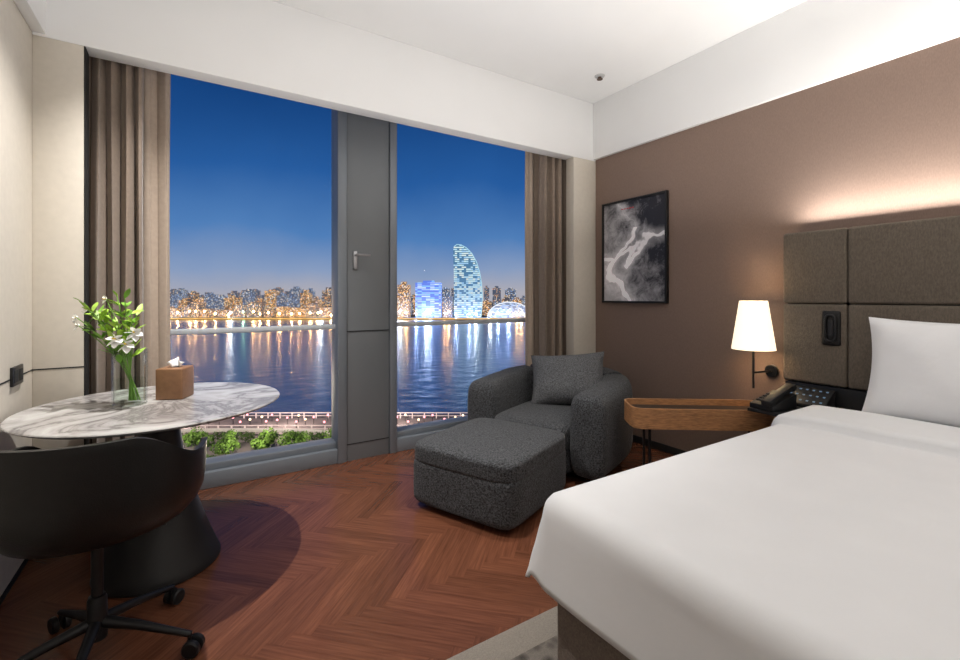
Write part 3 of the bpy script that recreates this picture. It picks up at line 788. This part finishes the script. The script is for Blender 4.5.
random.seed(21)
def building(z, x, w, d, h, mt, label, group, cat='building'):
    bm = NB(); box(bm, -w / 2, w / 2, -d / 2, d / 2, 0, h)
    if h > 22:
        box(bm, -w * .22, w * .22, -d * .25, d * .25, h, h + random.uniform(2, 5))
    o = obj('building', bm, mt, smooth=False); o.location = P3(z, x, -27.5); o.rotation_euler = (0, 0, -YAW)
    return tag(o, label, cat, group)
x = -640
while x < 330:
    w = random.uniform(7, 20)
    if not (-145 < x < 78): building(658, x + w / 2, w, 16, random.uniform(6, 22), random.choice(FAC[:2]), 'low lit waterfront building across the river', 'low waterfront buildings')
    x += w + random.uniform(.5, 5)
x = -760
while x < 420:
    w = random.uniform(8, 17)
    building(720, x + w / 2, w, 16, random.uniform(18, 40) if x < -130 else random.uniform(16, 34), random.choice((FAC[0], FAC[1], FAC[1], FAC[3])), 'lit apartment tower in the distant night skyline', 'distant skyline towers')
    x += w + random.uniform(.5, 6)
x = -900
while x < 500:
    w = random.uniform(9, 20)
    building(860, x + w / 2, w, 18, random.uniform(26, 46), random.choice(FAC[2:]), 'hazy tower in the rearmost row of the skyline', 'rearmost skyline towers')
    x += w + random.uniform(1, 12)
building(645, -108, 16, 16, 46, FAC[1], 'gold lit tower right of the grey vent panel', None)
building(646, -73, 36, 18, 49, FACP, 'violet and blue lit block left of the curved tower', None)
building(646, -46, 13, 16, 30, FAC[3], 'small cool lit block between the violet block and curved tower', None)
# crescent tower
t = thing('curved_tower', 'tall crescent-shaped glowing tower on the far bank', 'tower', P3(650, -19, -27.5), -YAW)
prof = [(-18, 0), (20, 0), (21.5, 14), (22, 30), (21, 48), (18, 65), (13.5, 79), (7.5, 90), (0, 98), (-8, 102.5), (-14, 103), (-18, 100), (-19, 94), (-18, 60)]
bm = NB(); a = [bm.verts.new((p[0], -9, p[1])) for p in prof]; c = [bm.verts.new((p[0], 9, p[1])) for p in prof]
for k in range(len(prof)): bm.faces.new((a[k], a[(k + 1) % len(prof)], c[(k + 1) % len(prof)], c[k]))
bm.faces.new(a[::-1]); bm.faces.new(c); obj('tower_body', bm, FACS, t, False)
bm = NB(); tube(bm, [(p[0] + .3, -9.6, p[1]) for p in prof[1:12]], .55, 6); obj('edge_light', bm, emis('edge_glow', (.5, .85, 1), .8), t)
# domed hall
t = thing('domed_hall', 'low white lit domed hall right of the curved tower', 'hall', P3(650, 42, -27.5), -YAW)
bm = NB(); prof = [(0, 21)] + [(31 * math.cos(a), 21 * math.sin(a)) for a in [PI / 2 - PI / 2 * k / 10 for k in range(1, 11)]] + [(0, 0)]
lathe(bm, [(r_, z_) for r_, z_ in prof], 32)
for v_ in bm.verts: v_.co.y *= .45
obj('dome', bm, FACD, t)
for rr_, hh_ in ((31.5, 21.5), (21, 17.5)):
    bm = NB(); n = 20; tube(bm, [(rr_ * math.cos(PI * i / n), -14.6 * (.2 + .8 * (1 - math.sin(PI * i / n) ** 2 * .9)), hh_ * math.sin(PI * i / n)) for i in range(n + 1)], .7, 6); obj('arch_rib', bm, emis('arch_glow', (.85, .9, 1), 1.0), t)
# lamps on the far quay (dark post, glowing globe)
lm = [emis('lamp_amber', (1, .52, .18), 1400, True), emis('lamp_white', (.78, .9, 1), 2400, True), emis('lamp_green', (.5, 1, .6), 350, True), emis('lamp_violet', (.4, .55, 1), 2200, True)]
for k in range(64):
    x = -540 + k * 12.5 + random.uniform(-6, 6)
    mt = random.choice((lm[0], lm[0], lm[0], lm[1])) if x < -130 else random.choice((lm[1], lm[1], lm[3], lm[3], lm[0]))
    if x < -130 and mt is lm[1] and k % 2: mt = lm[2]
    h_ = random.uniform(3, 9)
    bm = NB(); tube(bm, [(0, 0, 0), (0, 0, h_)], .12, 5); nf = len(bm.faces)
    bmesh.ops.create_icosphere(bm, subdivisions=1, radius=.72, matrix=Matrix.Translation((0, 0, h_ + .6)))
    bm.faces.ensure_lookup_table()
    for f in bm.faces[:nf]: f.material_index = 1
    o = obj('street_lamp', bm, [mt, M['black']]); o.location = P3(random.uniform(620, 632), x, -27.5); tag(o, 'glowing street lamp on the far quay', 'street lamp', 'far quay street lamps')
# near promenade: railings, lamps, trees
pale = mat('pale_lit_railing', (.6, .54, .54), .6, ns=1, na=.1, emit=(1, .68, .62), es=.22)  # faint pink emission stands in for light on the rails
for zr, lab in ((113, 'pale riverside railing along the water edge of the promenade'), (101.8, 'pale railing between the terrace parapet and the garden lamps')):
    t = thing('railing', lab, 'railing', (0, 0, 0))
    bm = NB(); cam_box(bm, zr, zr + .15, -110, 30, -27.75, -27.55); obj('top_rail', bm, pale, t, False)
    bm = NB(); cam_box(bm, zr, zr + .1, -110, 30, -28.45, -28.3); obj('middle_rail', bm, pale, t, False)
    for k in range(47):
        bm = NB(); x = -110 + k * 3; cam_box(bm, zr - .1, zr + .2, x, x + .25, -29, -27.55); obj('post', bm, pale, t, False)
t = thing('terrace_parapet', 'pale lit terrace parapet between promenade and trees', 'parapet', (0, 0, 0))
bm = NB(); pts = [P3(99 + 1.2 * math.sin(x * .09), x, -28.2) for x in range(-110, 31, 2)]; tube(bm, pts, .5, 6); obj('coping', bm, mat('pale_lit_stone', (.5, .47, .46), .7, ns=1, na=.1, emit=(1, .8, .66), es=.2), t)  # coping emits faintly to imitate lamplight on the stone
globe = emis('promenade_globe', (1, .34, .38), 2.8); gw = emis('promenade_globe_warm', (1, .72, .46), 3)
random.seed(3)
first = {}
for k in range(84):
    x = -108 + k * 1.64 + random.uniform(-.6, .6); kind = 'pink' if random.random() < .6 else 'warm'
    zz = (104, 106, 108, 110)[k % 4] + random.uniform(-.4, .4)
    lab = 'pink glowing garden lamp on the promenade' if kind == 'pink' else 'warm white garden lamp on the promenade'
    if kind not in first:
        t = thing('garden_lamp', lab, 'lamp', P3(zz, x, -29), 0, kind + ' promenade lamps')
        obj('post', tube(NB(), [(0, 0, 0), (0, 0, 1.4)], .07, 6), M['black'], t)
        bm = NB(); bmesh.ops.create_icosphere(bm, subdivisions=2, radius=.27, matrix=Matrix.Translation((0, 0, 1.6))); obj('globe', bm, globe if kind == 'pink' else gw, t)
        first[kind] = t
    else: dup(first[kind], P3(zz, x, -29), 0)
M['tree'] = mat('tree_leaves', (.10, .20, .025), .7, ns=1.5, na=.5)
M['shrub'] = mat('shrub_leaves', (.055, .11, .02), .7, ns=1.5, na=.5)
M['bark'] = mat('tree_bark', (.08, .05, .03), .9, ns=3, na=.3)
def leafball(bm, c, rr, n):
    for _ in range(n):
        d = Vector((random.gauss(0, 1), random.gauss(0, 1), random.gauss(0, 1))).normalized(); p = c + d * rr * random.uniform(.75, 1.05)
        if p.z < .05: continue
        e1 = (d + Vector((random.uniform(-.8, .8), random.uniform(-.8, .8), random.uniform(-.8, .8)))).normalized().orthogonal().normalized() * random.uniform(.14, .28); e2 = e1.cross(d) * .8
        bm.faces.new([bm.verts.new(p + q) for q in (e1, e2, -e1, -e2)])
trees = []
for v_ in range(3):
    t = thing('tree', 'round green tree on the promenade below the window', 'tree', (0, 0, 0), 0, 'promenade trees')
    bm = NB(); tube(bm, [(0, 0, 0), (.1, 0, 1.2), (0, .1, 2.6)], [.2, .14, .07], 7)
    for a in range(4): tube(bm, [(0, 0, 1.4), (math.cos(a * 1.6) * .9, math.sin(a * 1.6) * .9, 2.7)], [.09, .04], 5)
    obj('trunk', bm, M['bark'], t)
    bm = NB()
    for _ in range(15): leafball(bm, Vector((random.uniform(-1.9, 1.9), random.uniform(-1.4, 1.4), random.uniform(1.5, 3.9 + v_ * .4))), random.uniform(.8, 1.3), 90)
    obj('canopy', bm, M['tree'], t, False); trees.append(t)
spots = [(88, -55), (86.5, -48.5), (88.5, -42), (87, -35.5), (88.5, -29), (87, -22.5), (88.5, -62), (88, -70), (88, -16), (88.5, -9), (88, -2), (88.5, 6)]
for i, (z, x) in enumerate(spots):
    if i < 3: trees[i].location = P3(z, x, -29)
    else: dup(trees[i % 3], P3(z, x, -29), (i % 2) * PI)
for t_ in trees: t_.rotation_euler = (0, 0, -YAW)
bm = NB()
for k in range(5): leafball(bm, Vector((-1.2 + k * .6, random.uniform(-.4, .4), random.uniform(.7, 1.3))), random.uniform(.8, 1.05), 60)
sh_ = obj('shrub', bm, M['shrub'], None, False); tag(sh_, 'low dark shrub between the promenade trees', 'shrub', 'promenade shrubs')
sp_ = [(81, -74 + k * 5) for k in range(17)] + [(94.5, -74 + k * 5) for k in range(17)]
for k, (z, x) in enumerate(sp_):
    o = sh_ if k == 0 else sh_.copy()
    if k: COL.objects.link(o)
    o.location = P3(z + random.uniform(-.3, .3), x, -29); o.rotation_euler = (0, 0, -YAW)

# ------------------------------------------------------------------ world: blue hour sky
w = bpy.data.worlds.new('blue_hour'); SC.world = w; w.use_nodes = True
N = w.node_tree.nodes; L = w.node_tree.links; bg = N['Background']
tc = N.new('ShaderNodeTexCoord'); sp = N.new('ShaderNodeSeparateXYZ'); L.new(tc.outputs['Generated'], sp.inputs[0])
nz = N.new('ShaderNodeTexNoise'); nz.inputs['Scale'].default_value = 4; nz.inputs['Detail'].default_value = 4; L.new(tc.outputs['Generated'], nz.inputs[0])
ma = N.new('ShaderNodeMath'); ma.operation = 'MULTIPLY_ADD'; ma.inputs[1].default_value = .10; L.new(nz.outputs['Fac'], ma.inputs[0]); L.new(sp.outputs[2], ma.inputs[2])
r = N.new('ShaderNodeValToRGB'); L.new(ma.outputs[0], r.inputs[0]); e = r.color_ramp.elements
e[0].position = .05; e[0].color = (.42, .41, .46, 1); e[1].position = .64; e[1].color = (.002, .016, .07, 1)
for p_, c_ in ((.10, (.24, .33, .52)), (.18, (.08, .21, .48)), (.30, (.020, .105, .34)), (.46, (.005, .044, .18))):
    q = r.color_ramp.elements.new(p_); q.color = (*c_, 1)
L.new(r.outputs[0], bg.inputs[0]); bg.inputs[1].default_value = 1.0

# ------------------------------------------------------------------ lights
def light(name, kind, loc, power, col=(1, 1, 1), rot=(0, 0, 0), **k):
    l = bpy.data.lights.new(name, kind); l.energy = power; l.color = col
    for a, b_ in k.items(): setattr(l, a, b_)
    o = bpy.data.objects.new(name, l); COL.objects.link(o); o.location = loc; o.rotation_euler = rot; return o
W2 = (1, .965, .925)
light('ceiling_fill_main', 'AREA', (2.1, .1, 3.0), 7, W2, shape='RECTANGLE', size=.8, size_y=.8)  # area lamp added out of view for soft general light
light('upward_fill', 'AREA', (1.3, .9, 1.75), 34, (1, .985, .965), (PI, 0, 0), shape='RECTANGLE', size=3.0, size_y=3.4)  # added mid-room fill aimed upward to brighten the ceiling, no cove here
light('rear_fill', 'AREA', (.2, -1.6, 1.9), 8, W2, (PI / 2, 0, 0), shape='RECTANGLE', size=1.6, size_y=1.6)  # added fill behind the camera, no fixture there
light('table_spot', 'SPOT', (.06, 2.50, 3.0), 270, W2, spot_size=math.radians(98), spot_blend=1.0, shadow_soft_size=.016)
light('chair_spot', 'SPOT', (1.45, 2.2, 3.03), 135, W2, spot_size=math.radians(66), spot_blend=.9, shadow_soft_size=.05)
light('headboard_glow', 'AREA', (3.125, .2, 1.68), 30, (1, .96, .90), (PI, math.radians(-14), 0), shape='RECTANGLE', size=.05, size_y=2.2)
light('lamp_bulb', 'POINT', (LX, LY, 1.10), 5.5, (1, .78, .52), shadow_soft_size=.03)
for x in (-60, -42, -25, -5): light('garden_light', 'POINT', P3(82, x, -22), 5500, (1, .88, .65), shadow_soft_size=.3)
for x in (-70, -45, -20): light('promenade_fill', 'POINT', P3(105, x, -22), 6500, (1, .78, .68), shadow_soft_size=.3)  # point lamps added above the promenade to brighten it, no fixtures

# ------------------------------------------------------------------ camera
cam = bpy.data.cameras.new('camera'); co = bpy.data.objects.new('camera', cam); COL.objects.link(co)
co.location = (0, 0, CAMH); co.rotation_euler = (PI / 2, 0, -YAW)
cam.sensor_width = 36; cam.lens = 453 / 960 * 36; cam.shift_y = -33 / 960
cam.clip_start = .02; cam.clip_end = 6000
SC.camera = co
SC.view_settings.view_transform = 'Standard'
